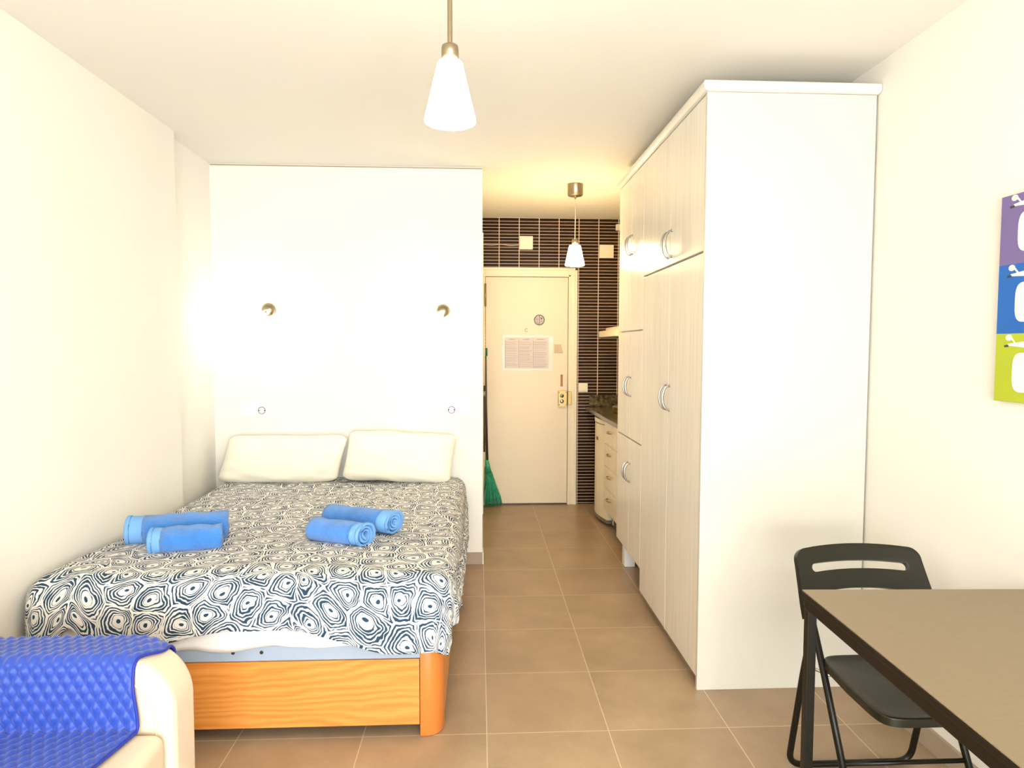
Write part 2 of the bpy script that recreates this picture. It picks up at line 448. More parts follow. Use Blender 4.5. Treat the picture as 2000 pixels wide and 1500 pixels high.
# lock, keeper, plate, viewer
bm = B(); box(bm, .702, .782, YD - .030, YD - .012, .885, 1.028, .004)
for zz in (.889, 1.024): box(bm, .702, .782, YD - .033, YD - .028, zz - .003, zz + .003)
for zz in (.90, 1.013):
    for xx in (.712, .772): lathe(bm, [(0, -.004), (.004, -.004), (.005, 0)], (xx, YD - .030, zz), 10, 'Y')
lk = obj('rim_lock', bm, 'brass', dr)
for zz in (.982, .932):
    bm = B(); lathe(bm, [(0, -.008), (.012, -.008), (.017, -.004), (.0175, 0)], (.735, YD - .030, zz), 24, 'Y'); obj('lock_cylinder', bm, 'chrome', lk)
bm = B(); lathe(bm, [(0, -.001), (.006, -.001), (.006, 0)], (.735, YD - .038, .983), 12, 'Y'); box(bm, .7335, .7365, YD - .042, YD - .038, .972, .99); obj('keyhole', bm, 'dark', lk)
bm = B(); box(bm, .786, .819, YD - .048, YD - .020, .9, 1.022, .003); obj('lock_keeper', bm, 'brass', dr)
bm = B(); box(bm, .724, .742, YD - .018, YD - .012, 1.068, 1.168, .002)
for zz in (1.07, 1.165): box(bm, .723, .743, YD - .019, YD - .012, zz - .005, zz + .005)
obj('brown_plate', bm, 'rust', dr)
bm = B(); tube(bm, [(.417 + .014 * math.cos(a), YD - .014, 1.563 + .014 * math.sin(a)) for a in [R(45 + k * 270 / 16) for k in range(17)]], .002, 8)
obj('door_viewer', bm, 'brass', dr)

# notices on the door
nt_ = thing('notice_sheet', 'three column printed notice in clear sleeve taped to entrance door', 'notice', (.43, YD - .013, 1.21))
bm = B(); grid(bm, lambda u, v: (.205 + u * .447 + .003 * math.sin(v * 9), YD - .0150 - .0015 * math.sin(u * 17) * math.sin(v * 5), 1.207 + v * .31 + .004 * math.sin(u * 11)), 24, 12)
obj('clear_sleeve', bm, 'plastic_sleeve', nt_)
bm = B(); box(bm, .225, .615, YD - .0185, YD - .0170, 1.225, 1.498); sh = obj('sheet', bm, 'paper', nt_)
bm = B(); random.seed(3)
for c0, c1 in ((.232, .345), (.355, .472), (.482, .605)):
    box(bm, c0 + .03, c1 - .03, YD - .0195, YD - .0185, 1.478, 1.486)
    zz = 1.462
    while zz > 1.238:
        t_ = random.choice((.003, .003, .005)); e = random.random() * .03
        box(bm, c0, c1 - e, YD - .0192, YD - .0185, zz - t_, zz); zz -= random.choice((.010, .011, .017))
obj('printed_lines', bm, 'papergrey', sh)
for xx in (.229, .35, .477):
    bm = B(); box(bm, xx - .001, xx + .001, YD - .0196, YD - .0185, 1.23, 1.47); obj('column_rule', bm, 'ink', sh)
# round sign
rs = thing('round_sign', 'small round two-pictogram sign high on the entrance door', 'sign', (.531, YD - .013, 1.605))
bm = B(); lathe(bm, [(0, -.002), (.044, -.002), (.044, 0)], (.531, YD - .0125, 1.654), 36, 'Y'); obj('disc', bm, 'paper', rs)
bm = B(); tube(bm, [(.531 + .044 * math.cos(2 * PI * k / 40), YD - .0155, 1.654 + .044 * math.sin(2 * PI * k / 40)) for k in range(40)], .0035, 8, closed=True)
box(bm, .5285, .5345, YD - .0185, YD - .0150, 1.612, 1.696); obj('rim', bm, 'ink', rs)
bm = B(); lathe(bm, [(0, -.001), (.008, -.001), (.008, 0)], (.549, YD - .0155, 1.668), 12, 'Y')
box(bm, .546, .550, YD - .0165, YD - .0150, 1.635, 1.66); box(bm, .502, .524, YD - .0165, YD - .0150, 1.658, 1.661); box(bm, .512, .515, YD - .0165, YD - .0150, 1.63, 1.675)
obj('pictogram', bm, 'ink', rs)
st = thing('paper_sticker', 'small tan sticker with slanted edge right of the notice sheet', 'sticker', (.70, YD - .013, 1.36))
bm = B(); prism(bm, [(.664, 1.370), (.740, 1.364), (.742, 1.372), (.726, 1.440), (.664, 1.440)], YD - .0150, YD - .0125, 'XZ'); q = obj('sticker_face', bm, 'sticker', st)
bm = B()
for k in range(4): box(bm, .672, .722 + k * .003, YD - .0158, YD - .0150, 1.424 - k * .014, 1.427 - k * .014)
prism(bm, [(.664, 1.362), (.744, 1.360), (.744, 1.366), (.664, 1.370)], YD - .0158, YD - .0142, 'XZ')
obj('printed_lines', bm, 'papergrey', q)

# switches and plates on the dark tiles
def plate(name, x0, x1, z0, z1, y, label, cat, key, group=None, screw=False):
    t = thing(name, label, cat, ((x0 + x1) / 2, y, z0), group)
    bm = B(); box(bm, x0, x1, y - .012, y, z0, z1, .004); obj('plate', bm, key, t)
    return t
t = plate('junction_cover', .353, .472, 2.272, 2.390, YD, 'blank cream junction cover on dark tiles above entrance door', 'cover plate', 'switch')
bm = B(); box(bm, .36, .465, YD - .014, YD - .012, 2.279, 2.383, .001); obj('lid', bm, 'switch', t)
t = plate('junction_cover', 1.062, 1.190, 2.203, 2.321, YD, 'blank cream junction cover beside the wardrobe edge, right of the hall lamp', 'cover plate', 'switch')
bm = B(); box(bm, 1.069, 1.183, YD - .014, YD - .012, 2.21, 2.314, .001); obj('lid', bm, 'switch', t)
t = plate('light_switch', .885, .969, 1.013, 1.094, YD, 'cream light switch on dark tiles right of the door frame', 'light switch', 'switch')
bm = B(); box(bm, .903, .951, YD - .018, YD - .012, 1.025, 1.075, .002); obj('rocker', bm, 'switch', t)
bm = B(); tube(bm, smooth_path([(.034, YD - .004, 2.312), (.12, YD - .004, 2.308), (.20, YD - .004, 2.318), (.27, YD - .004, 2.305), (.353, YD - .004, 2.312)], .05), .004, 8)
tag(obj('cable', bm, 'cable'), 'thin pale cable running to the junction cover above the door', 'cable')
bm = B(); box(bm, 1.205, 1.26, YD - .03, YD, 2.445, 2.50, .006)
tag(obj('sensor_box', bm, 'switch'), 'tiny cream box high on dark tiles at the wardrobe edge', 'sensor')

# sockets on the head wall
t = plate('wall_socket', -1.505, -1.345, .972, 1.052, YP, 'white round-hole socket on head wall above the left pillow', 'socket', 'whiteplastic')
def socket(parent, x, z):
    bm = B(); lathe(bm, [(.022, -.014), (.019, -.014), (.019, -.004), (0, -.004)], (x, YP, z), 28, 'Y'); s_ = obj('socket_well', bm, 'whiteplastic', parent)
    bm = B(); tube(bm, [(x + .0215 * math.cos(2 * PI * k / 28), YP - .0135, z + .0215 * math.sin(2 * PI * k / 28)) for k in range(28)], .0022, 6, closed=True)
    for dx in (-.009, .009): lathe(bm, [(0, -.0065), (.0035, -.0065), (.0035, -.004)], (x + dx, YP, z), 10, 'Y')
    box(bm, x + .012, x + .020, YP - .0145, YP - .004, z - .003, z + .003); box(bm, x - .020, x - .012, YP - .0145, YP - .004, z - .003, z + .003)
    obj('contacts', bm, 'darkgrey', s_)
socket(t, -1.375, 1.010)
bm = B(); box(bm, -1.487, -1.433, YP - .016, YP - .012, .985, 1.036, .002); obj('blank_insert', bm, 'whiteplastic', t)
t = plate('wall_socket', -.215, -.058, .974, 1.048, YP, 'white plate with socket and switch above the right pillow', 'socket', 'whiteplastic')
socket(t, -.178, 1.011)
bm = B(); box(bm, -.125, -.078, YP - .018, YP - .012, .988, 1.034, .003); obj('rocker', bm, 'whiteplastic', t)

# ------------------------------------------------------------------ wall lamps
def wall_lamp(x, z, label, name='wall_lamp'):
    t = thing(name, label, 'wall lamp', (x, YP, z), 'reading lamps over the bed')
    bm = B(); lathe(bm, [(0, 0), (.043, 0), (.044, -.012), (.040, -.024), (.030, -.034), (.014, -.040), (0, -.041)], (x, YP, z), 36, 'Y'); obj('mount', bm, 'nickel', t)
    bm = B()
    tube(bm, [(x - .006, YP - .03, z - .005), (x - .01, YP - .06, z - .022)], .006, 10); obj('arm', bm, 'nickel', t)
    bm = B()
    t2 = bmesh.new(); lathe(t2, [(0, 0), (.018, 0), (.022, -.006), (.034, -.062), (.031, -.062), (.020, -.008), (0, -.006)], (0, 0, 0), 28)
    merge(bm, t2, None, Matrix.Translation((x - .012, YP - .066, z - .018)) @ Matrix.Rotation(R(25), 4, 'Y') @ Matrix.Rotation(R(-22), 4, 'X'))
    obj('glass_shade', bm, 'lamp_wall', t)
    return t
wall_lamp(-1.324, 1.642, 'round nickel reading lamp with lit glass, nearer the left wall')
wall_lamp(-.232, 1.640, 'round nickel reading lamp with lit glass, nearer the corridor')

# ------------------------------------------------------------------ pendants
def shade(bm, c, rt_, rb, h, zt):
    pr = [(.004, zt), (rt_ * .82, zt), (rt_ * .97, zt - .004), (rt_, zt - .010)]
    for k in range(1, 9): pr.append((rt_ + (rb - rt_) * k / 8, zt - .010 - (h - .016) * k / 8))
    pr += [(rb - .001, zt - h + .002), (rb - .004, zt - h), (rb - .007, zt - h + .004)]
    for k in range(7, -1, -1): pr.append((rt_ - .005 + (rb - rt_) * k / 8, zt - .012 - (h - .016) * k / 8))
    pr.append((.004, zt - .010))
    lathe(bm, pr, (c[0], c[1], 0), 48)
px, py = -.0765, 1.80
t = thing('pendant_lamp', 'lit white glass pendant on a rigid metal stem over the bed foot', 'pendant lamp', (px, py, 2.003), 'glass pendant lamps')
bm = B(); lathe(bm, [(0, 0), (.0225, 0), (.0225, .034), (.021, .040), (.017, .0425), (.006, .043)], (px, py, 2.160), 36); obj('shade_cap', bm, 'nickel', t)
bm = B(); lathe(bm, [(.0066, 2.20), (.0066, 2.50)], (px, py, 0), 20); obj('stem', bm, 'nickel', t)
bm = B(); lathe(bm, [(0, 2.495), (.05, 2.495), (.054, 2.50), (.054, ZC)], (px, py, 0), 36); obj('ceiling_rose', bm, 'nickel', t)
bm = B(); shade(bm, (px, py), .034, .068, .157, 2.160); obj('glass_shade', bm, 'lamp_main', t)
px, py = .669, 4.704
t = thing('pendant_lamp', 'small lit white glass pendant on a cord in the corridor', 'pendant lamp', (px, py, 1.985), 'glass pendant lamps')
bm = B(); lathe(bm, [(0, 2.468), (.048, 2.468), (.053, 2.474), (.054, ZC)], (px, py, 0), 40); lathe(bm, [(0, 2.448), (.006, 2.448), (.008, 2.468)], (px, py, 0), 16); obj('ceiling_rose', bm, 'nickel', t)
bm = B(); tube(bm, [(px, py, 2.45), (px + .002, py, 2.33), (px, py, 2.17)], .0032, 8); obj('cord', bm, 'sofa', t)
bm = B(); lathe(bm, [(0, 0), (.0225, 0), (.0225, .036), (.018, .043), (.005, .045)], (px, py, 2.125), 32); obj('shade_cap', bm, 'nickel', t)
bm = B(); shade(bm, (px, py), .042, .068, .139, 2.125); obj('glass_shade', bm, 'lamp_hall', t)

# ------------------------------------------------------------------ wardrobes
XW = .899
def bow_handle(name, y, z, parent, h=.115, x=None, key='chrome', horiz=False, dep=.034, r=.0030):
    x = XW if x is None else x
    pts = []
    for k in range(17):
        a = PI * k / 16
        d = dep * math.sin(a) ** .8; s_ = -math.cos(a) * h / 2
        pts.append((x - d, y + s_, z) if horiz else (x - d, y, z + s_))
    bm = B(); tube(bm, pts, [r * (.8 + .5 * math.sin(PI * k / 16)) for k in range(17)], 10, flat=1.5)
    for s_ in (-1, 1):
        c_ = (x - .002, y + s_ * h / 2, z) if horiz else (x - .002, y, z + s_ * h / 2)
        lathe(bm, [(0, -.003), (.0065, -.003), (.0065, .002)], c_, 12, 'X')
    return obj(name, bm, key, parent)
def door(y0, y1, z0, z1, parent, hy, hz, h=.115):
    g_ = .0018
    bm = B(); box(bm, XW, XW + .019, y0 + g_, y1 - g_, z0 + g_, z1 - g_, .0025, 2); d = obj('door', bm, 'ash', parent)
    bow_handle('handle', hy, hz, d, h)
    return d
ZT = 2.42
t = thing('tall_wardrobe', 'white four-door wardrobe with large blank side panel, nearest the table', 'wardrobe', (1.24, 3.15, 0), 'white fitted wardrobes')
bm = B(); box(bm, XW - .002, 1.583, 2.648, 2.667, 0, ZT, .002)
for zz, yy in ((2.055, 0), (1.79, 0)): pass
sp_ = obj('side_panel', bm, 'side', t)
for xx, zz in ((1.204, 2.065), (1.175, 1.879)):
    bm = B(); lathe(bm, [(0, -.0008), (.003, -.0008), (.0034, 0)], (xx, 2.648, zz), 12, 'Y'); obj('screw_cap', bm, 'cream_frame', sp_)
bm = B()
box(bm, XW + .021, 1.585, 2.668, 3.653, .085, .105); box(bm, XW + .021, 1.585, 2.668, 3.653, ZT - .02, ZT)
box(bm, XW + .021, 1.585, 3.636, 3.654, .085, ZT); box(bm, 1.573, 1.585, 2.668, 3.653, .085, ZT); box(bm, XW + .021, 1.585, 2.668, 3.653, 1.79, 1.808); box(bm, XW + .021, 1.585, 3.131, 3.149, .085, ZT)
obj('carcass', bm, 'white', t)
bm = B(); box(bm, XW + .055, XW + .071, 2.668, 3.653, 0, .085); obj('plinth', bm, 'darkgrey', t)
for y0, y1, hy in ((2.668, 3.141, 3.112), (3.141, 3.655, 3.172)):
    door(y0, y1, .046, 1.797, t, hy, 1.176); door(y0, y1, 1.802, ZT - .002, t, hy, 1.900, .12)
bm = B()
bm.free()
for yy, zz in ((3.62, .046), (3.15, .055)):
    bm = B(); box(bm, XW + .004, XW + .03, yy, yy + .02, zz - .018, zz + .005, .002); obj('hinge_bracket', bm, 'chrome', t)
t = thing('larder_cupboard', 'narrow white six-door cupboard beside the kitchen units', 'cupboard', (1.24, 3.98, 0), 'white fitted wardrobes')
bm = B()
Y0, Y1 = 3.656, 4.295
for yy in (Y0, Y1 - .018): box(bm, XW + .021, 1.585, yy, yy + .018, .17, ZT)
for zz in (.17, .86, 1.50, ZT - .018): box(bm, XW + .021, 1.585, Y0 + .018, Y1 - .018, zz, zz + .018)
box(bm, 1.573, 1.585, Y0 + .018, Y1 - .018, .17, ZT)
obj('carcass', bm, 'white', t)
YM = 3.95
for z0, z1, hz in ((.172, .866, .667), (.870, 1.508, 1.182), (1.512, ZT - .002, 2.016)):
    door(Y0, YM, z0, z1, t, YM - .028, hz, .11); door(YM, Y1, z0, z1, t, YM + .028, hz, .11)
bm = B(); box(bm, .935, 1.003, 4.20, 4.272, 0, .17, .002); obj('leg', bm, 'whiteplastic', t)
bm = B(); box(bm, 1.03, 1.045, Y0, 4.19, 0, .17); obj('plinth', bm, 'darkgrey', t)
# cornice
bm = B()
prof = [(0, 0), (.012, .002), (.021, .010), (.024, .020), (.022, .032), (.016, .038), (.0, .038)]
def corn(bm):
    path = [(XR - .003, 2.648), (XW, 2.648), (XW, 4.297)]
    offs = [(0, -1), (-1, -1), (-1, 0)]
    rows = []
    for (a, b_), (dx, dy) in zip(path, offs):
        rows.append([bm.verts.new((a + dx * o_, b_ + dy * o_, ZT + .001 + h_)) for o_, h_ in prof])
    for i in range(2):
        for k in range(len(prof) - 1): f = bm.faces.new((rows[i][k], rows[i + 1][k], rows[i + 1][k + 1], rows[i][k + 1]))
    f = bm.faces.new([r_[-1] for r_ in rows] + [bm.verts.new((XR - .003, 4.297, ZT + .039))])
    f = bm.faces.new([r_[0] for r_ in rows] + [bm.verts.new((XR - .003, 4.297, ZT + .001))])
    bm.faces.new(rows[0]); bm.faces.new(rows[2])
corn(bm)
tag(obj('cornice', bm, 'white'), 'white moulded cornice running round the top of the wardrobes', 'cornice')

# ------------------------------------------------------------------ kitchen beyond the wardrobes
XK = .968
t = thing('drawer_unit', 'cream kitchen drawer unit with four small handles, between cupboard and fridge', 'drawer unit', (1.27, 4.7, 0))
bm = B(); box(bm, XK + .02, 1.585, 4.302, 5.11, .165, .848); obj('carcass', bm, 'kitchen', t)
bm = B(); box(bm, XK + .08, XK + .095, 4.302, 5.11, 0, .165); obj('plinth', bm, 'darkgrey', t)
zs = [.165, .34, .505, .675, .846]
for y0, y1 in ((4.302, 4.68), (4.68, 5.11)):
    for k in range(4):
        bm = B(); box(bm, XK, XK + .019, y0 + .0015, y1 - .0015, zs[k] + .0015, zs[k + 1] - .0015, .002); d = obj('drawer', bm, 'kitchen', t)
        bow_handle('handle', (y0 + y1) / 2, (zs[k] + zs[k + 1]) / 2 + .02, d, .10, XK, 'brass', True, .022, .0036)
# mini fridge with bowed door
t = thing('mini_fridge', 'small cream fridge with bowed door under the granite worktop', 'fridge', (1.28, 5.40, 0))
bm = B(); box(bm, 1.045, 1.58, 5.135, 5.66, .012, .838, .01); obj('body', bm, 'hood', t)
fp = [(1.040, 5.66)]
for k in range(0, 13):
    u = k / 12; fp.append((1.000 - .045 * math.sin(PI * u) + .0 * u, 5.66 - .525 * u))
fp.append((1.040, 5.135))
bm = B(); prism(bm, fp, .055, .800, 'XY'); o = obj('door', bm, 'hood', t); mod_bevel(o, .004)
bm = B(); prism(bm, [(a - .004 if i not in (0, len(fp) - 1) else a, b_) for i, (a, b_) in enumerate(fp)], .806, .840, 'XY'); o2 = obj('top_trim', bm, 'hood', t); mod_bevel(o2, .004)
bm = B(); prism(bm, [(a, b_) for a, b_ in fp], .03, .052, 'XY'); obj('toe_grille', bm, 'chrome', t)
bm = B(); box(bm, .952, .962, 5.33, 5.375, .665, .69, .003); obj('badge', bm, 'darkgrey', o)
# worktop with upstand
t = thing('worktop', 'dark mottled granite worktop running to the tiled end wall', 'worktop', (1.26, 5.1, .85))
bm = B(); box(bm, .952, 1.588, 4.300, YD - .002, .850, .884, .004); obj('slab', bm, 'granite', t)
bm = B(); box(bm, .982, 1.588, YD - .022, YD - .001, .884, .988, .003); obj('upstand', bm, 'granite', t)
t = thing('cooking_pot', 'copper toned pot with steel knob on the granite worktop', 'pot', (1.17, 5.35, .885))
bm = B(); lathe(bm, [(0, 0), (.085, 0), (.092, .006), (.094, .045), (.097, .047), (.090, .047), (.088, .008), (0, .006)], (1.17, 5.35, .885), 36); obj('pot_body', bm, 'brass', t)
bm = B(); lathe(bm, [(.094, .048), (.090, .055), (.05, .068), (.012, .073), (0, .073)], (1.17, 5.35, .885), 36); l_ = obj('lid', bm, 'nickel', t)
bm = B(); lathe(bm, [(0, .073), (.008, .074), (.009, .085), (.018, .092), (.018, .102), (.008, .108), (0, .108)], (1.17, 5.35, .885), 24); obj('knob', bm, 'chrome', l_)
# hood
t = thing('range_hood', 'slim cream range hood on the wall beyond the wardrobes', 'range hood', (1.3, 5.25, 1.495))
bm = B(); box(bm, 1.005, 1.589, 4.95, 5.60, 1.497, 1.548, .004); obj('canopy', bm, 'hood', t)
bm = B(); box(bm, 1.06, 1.589, 4.97, 5.58, 1.549, 1.575, .003); obj('upper_housing', bm, 'hood', t)
bm = B(); box(bm, 1.02, 1.575, 4.97, 5.58, 1.488, 1.497); obj('grease_filter', bm, 'darkgrey', t)

# ------------------------------------------------------------------ broom
t = thing('broom', 'broom with bright green bristles standing against the corridor corner', 'broom', (.09, 5.86, 0))
bm = B(); tube(bm, [(.052, 5.84, 1.36), (.058, 5.845, .9), (.072, 5.85, .34)], .0105, 12); obj('handle', bm, 'broomstick', t)
bm = B(); tube(bm, [(.052, 5.84, 1.335), (.0515, 5.84, 1.405)], .020, 14); obj('grip', bm, 'green_dark', t)
bm = B(); tube(bm, [(.066, 5.848, .42), (.080, 5.852, .31)], [.015, .028], 14); obj('socket', bm, 'green', t)
bm = B(); random.seed(5)
for k in range(60):
    a = random.random() * 2 * PI; q = math.sqrt(random.random())
    bx_, by_ = .083 + .026 * q * math.cos(a), 5.853 + .02 * q * math.sin(a)
    ex = .108 + .095 * q * math.cos(a); ey = 5.862 + .045 * q * math.sin(a); ez = .006 + .03 * random.random() * q
    ex = max(ex, .032); ey = min(ey, 5.905)
    tube(bm, [(bx_, by_, .315), (bx_ * .6 + ex * .4, by_ * .6 + ey * .4, .20), (bx_ * .15 + ex * .85, by_ * .15 + ey * .85, .09), (ex, ey, ez)], [.003, .0038, .0035, .0025], 5)
obj('bristles', bm, 'green', t)
t = thing('mop_handle', 'pale and brown handled mop hung in the corridor corner behind the broom', 'mop', (.045, 5.80, .55))
bm = B(); tube(bm, [(.042, 5.80, 1.08), (.042, 5.80, 1.72)], .009, 10); obj('upper_handle', bm, 'cream_frame', t)
bm = B(); tube(bm, [(.042, 5.80, .50), (.042, 5.80, 1.08)], .009, 10); obj('lower_handle', bm, 'broomstick', t)
bm = B(); tube(bm, [(.042, 5.80, .985), (.042, 5.80, 1.03)], .012, 12); obj('collar', bm, 'chrome', t)

# ------------------------------------------------------------------ bed
BX0, BX1, BY0, BY1 = -1.560, -.140, 2.37, 4.285
t = thing('bed_frame', 'orange cherry bed base with rounded corner post and slate blue rim', 'bed frame', ((BX0 + BX1) / 2, 3.3, 0))
bm = B(); box(bm, BX0, -.217, BY0, BY0 + .022, .045, .288, .0015); obj('front_panel', bm, 'cherry', t)
poly = [(-.215, BY0 - .002), (-.195, BY0 - .002)]
for k in range(11):
    a = -PI / 2 + PI / 2 * k / 10; poly.append((-.190 + .060 * math.cos(a), BY0 + .068 + .07 * math.sin(a)))
poly += [(-.130, BY0 + .09), (-.150, BY0 + .09), (-.150, BY0 + .07)]
for k in range(9):
    a = -PI / 2 * k / 8; poly.append((-.190 + .040 * math.cos(a), BY0 + .068 + .05 * math.sin(a)))
poly += [(-.215, BY0 + .018)]
bm = B(); prism(bm, poly, .001, .362, 'XY', smooth=False); o = obj('corner_post', bm, 'cherry_plain', t); mod_bevel(o, .003)
for f in o.data.polygons: f.use_smooth = len(f.vertices) == 4
for a, b_ in ((-.150, -.130), (BX0, BX0 + .02)):
    bm = B(); box(bm, a, b_, BY0 + (.091 if a > -1 else .023), BY1, .045, .344, .002); obj('side_panel', bm, 'cherry', t)
for a, b_, c_ in ((-.150, -.130, BY1 - .08), (BX0 + .001, BX0 + .06, BY1 - .08), (BX0, BX0 + .06, BY0 + .03)):
    bm = B(); box(bm, a, b_, c_, c_ + .06, 0, .044); obj('foot', bm, 'cherry_plain', t)
bm = B(); box(bm, BX0 + .022, -.155, BY0 + .024, BY1 - .002, .255, .287)
obj('platform', bm, 'cherry_plain', t)
bm = B(); box(bm, BX0 + .004, -.192, BY0 + .004, BY1 - .004, .289, .345, .004); bb = obj('base_cover', bm, 'basefab', t)
for xx in (-.878, -.778):
    bm = B(); lathe(bm, [(0, -.001), (.0065, -.001), (.0065, .001)], (xx, BY0 + .004, .322), 14, 'Y'); obj('vent_eyelet', bm, 'dark', bb)
# mattress with fitted sheet
t = thing('mattress', 'white sheeted mattress showing between the patterned cover and slate rim', 'mattress', ((BX0 + BX1) / 2, 3.3, .346))
bm = B(); box(bm, BX0 + .015, -.165, BY0 + .03, BY1 - .002, .346, .535, .035, 4)
for f in bm.faces: f.smooth = True
obj('mattress_body', bm, 'sheet', t)
def shf(u, v):
    x_ = BX0 + .01 + u * (1.350)
    hem = .338 + .012 * noise.noise(Vector((u * 9, .3, 0))) + .008 * abs(math.sin(u * 13)) ** 2 - .010 * (1 - u)
    z_ = hem + v * (.50 - hem)
    y_ = BY0 + .004 - .006 * (1 - v) + .010 * noise.noise(Vector((u * 16, v * 2, 5))) * (1 - v * .5) - .010 * math.sin(v * PI)
    return (x_, y_, z_)
bm = B(); grid(bm, shf, 90, 8); o = obj('fitted_sheet', bm, 'sheet', t)
s_ = o.modifiers.new('solid', 'SOLIDIFY'); s_.thickness = .004

# duvet cover
TOPZ = .570; r0 = .080
ex0, ex1, ey = -1.535, -.168, 2.450        # where the cloth leaves the flat top
ylen = 4.275 - ey
def amax(t_):   # right overhang: long at the head, short at the foot
    return .43 - .215 * t_ ** .8
def lerp(a, b, u): return a + (b - a) * u
def smooth(a, b, x_):
    u = max(0, min(1, (x_ - a) / (b - a))); return u * u * (3 - 2 * u)
def duvet(u, v):
    # u across 0 (wall) .. 1 (corridor side), v along 0 head .. 1 foot
    al = -.16; w_ = ex1 - ex0
    ar = amax(v)
    X = -abs(al) + u * (abs(al) + w_ + ar)     # arc coordinate across
    # foot hem length varies across
    xx = X / w_
    bl = .240 + .092 * smooth(.62, .92, xx) + .050 * smooth(.50, .25, xx) - .065 * math.exp(-((xx - .085) / .035) ** 2)
    Y = v * (ylen + bl)                          # arc coordinate along
    a = 0; sg = 1
    if X < 0: a = -X; sg = -1
    elif X > w_: a = X - w_; sg = 1
    b = max(0, Y - ylen)
    h = math.hypot(a, b)
    if a > 0 and b > 0 and sg > 0:
        hell = max(a / ar, b / bl) / math.sqrt((a / h / ar) ** 2 + (b / h / bl) ** 2); h = .35 * hell + .65 * h
        hh0 = math.hypot(a, b); a, b = a * h / hh0, b * h / hh0
    if h > 0:
        rr_ = lerp(.055 if sg < 0 else r0, .115, (b / h) ** 2)
        if h < rr_ * PI / 2: o_ = rr_ * math.sin(h / rr_); d = rr_ * (1 - math.cos(h / rr_))
        else: o_ = rr_; d = rr_ + h - rr_ * PI / 2; o_ += .02 * d * (1 if sg > 0 else 0)
        dx, dy = a / h, b / h
    else: o_ = d = 0; dx = dy = 0
    x_ = max(0, min(X, w_)) + sg * dx * o_ + ex0
    y_ = ey + ylen - min(Y, ylen) - dy * o_
    z_ = TOPZ - d
    nz = noise.noise(Vector((X * 2.2, Y * 2.2, 1.3)))
    z_ += (.010 * nz + .006 * noise.noise(Vector((X * 7, Y * 7, 4.3)))) * (1 if h == 0 else .3)
    # sag towards the edges, puff near the foot
    z_ += .022 * smooth(1.0, ylen, Y) + .008 * smooth(.5, 0, Y) + .006 * smooth(.5, .1, X)
    hang = smooth(.05, .25, d)
    fold = hang * (.014 * math.sin(Y * 31 + 2 * nz) * dx + .012 * noise.noise(Vector((X * 9, Y * 2, 9))) * dy + .016 * noise.noise(Vector((X * 14, Y * 14, 3))) * dx)
    if sg > 0: fold += .014 * hang * min(dx, dy) * 1.4 * math.sin(math.atan2(dy, dx) * 6)
    x_ += sg * dx * fold; y_ -= dy * fold * 1.2
    # keep clear of the wall on the left
    x_ = max(x_, (-1.600 if y_ < YJ else -1.602) + .004 * math.sin(Y * 20))
    return Vector((x_, y_, z_))
def duv_uv(u, v):
    w_ = ex1 - ex0
    return (u * (.16 + w_ + amax(v)), v * (ylen + .3))
bm = B(); grid(bm, duvet, 220, 260, duv_uv)
o = tag(obj('duvet_cover', bm, 'duvet'), 'duvet cover printed with navy and white rings, spread over the bed', 'duvet')
s_ = o.modifiers.new('solid', 'SOLIDIFY'); s_.thickness = .010; s_.offset = -1

# pillows
def pillow(cx, cy, cz, w_, h_, th, lean, label, seed, shear=0, tilt=0):
    def side(sg):
        def f(u, v):
            a, b_ = u * 2 - 1, v * 2 - 1
            a = math.sin(a * PI / 2); b_ = math.sin(b_ * PI / 2)
            # slightly rounded rectangle with pinched edges
            X = a * w_ / 2 * (1 - .035 * (1 - abs(a) ** 2) * 0 - .030 * (1 - b_ * b_) * abs(a) ** 3) * (1 - .06 * abs(b_) ** 10 * abs(a) ** 6)
            Z = b_ * h_ / 2 * (1 - .05 * (1 - a * a) * abs(b_) ** 3 * 0 ) * (1 - .10 * abs(a) ** 12 * abs(b_) ** 4)
            k = max(0, (1 - abs(a) ** 5)) ** .55 * max(0, (1 - abs(b_) ** 4)) ** .5
            Y = sg * th / 2 * k
            wr = noise.noise(Vector((X * 4 + seed, Z * 4, sg))) * .014 + noise.noise(Vector((X * 6 + Z * 20, Z * 9 - X * 5, seed))) * .008 * (1 + 1.2 * smooth(0, -1, b_))
            Y += sg * wr * min(1, k * 1.5)
            return Vector((X + shear * Z + 0, Y, Z + .01 * noise.noise(Vector((X * 5, seed, 0))) * abs(b_)))
        return f
    bm = B(); grid(bm, side(1), 60, 36); grid(bm, side(-1), 60, 36)
    bmesh.ops.remove_doubles(bm, verts=bm.verts[:], dist=.0004)
    Mx = Matrix.Translation((cx, cy, cz)) @ Matrix.Rotation(lean, 4, 'X') @ Matrix.Rotation(tilt, 4, 'Y')
    for v_ in bm.verts: v_.co = Mx @ v_.co
    return tag(obj('pillow', bm, 'pillow'), label, 'pillow', 'cream pillows against the head wall')
pillow(-1.213, 4.175, .718, .735, .290, .15, R(-13), 'cream pillow leaning on the head wall, on the left wall side', 2, .22)
pillow(-.495, 4.170, .728, .675, .308, .16, R(-13), 'cream pillow leaning on the head wall, on the corridor side', 8, .10, R(2.5))

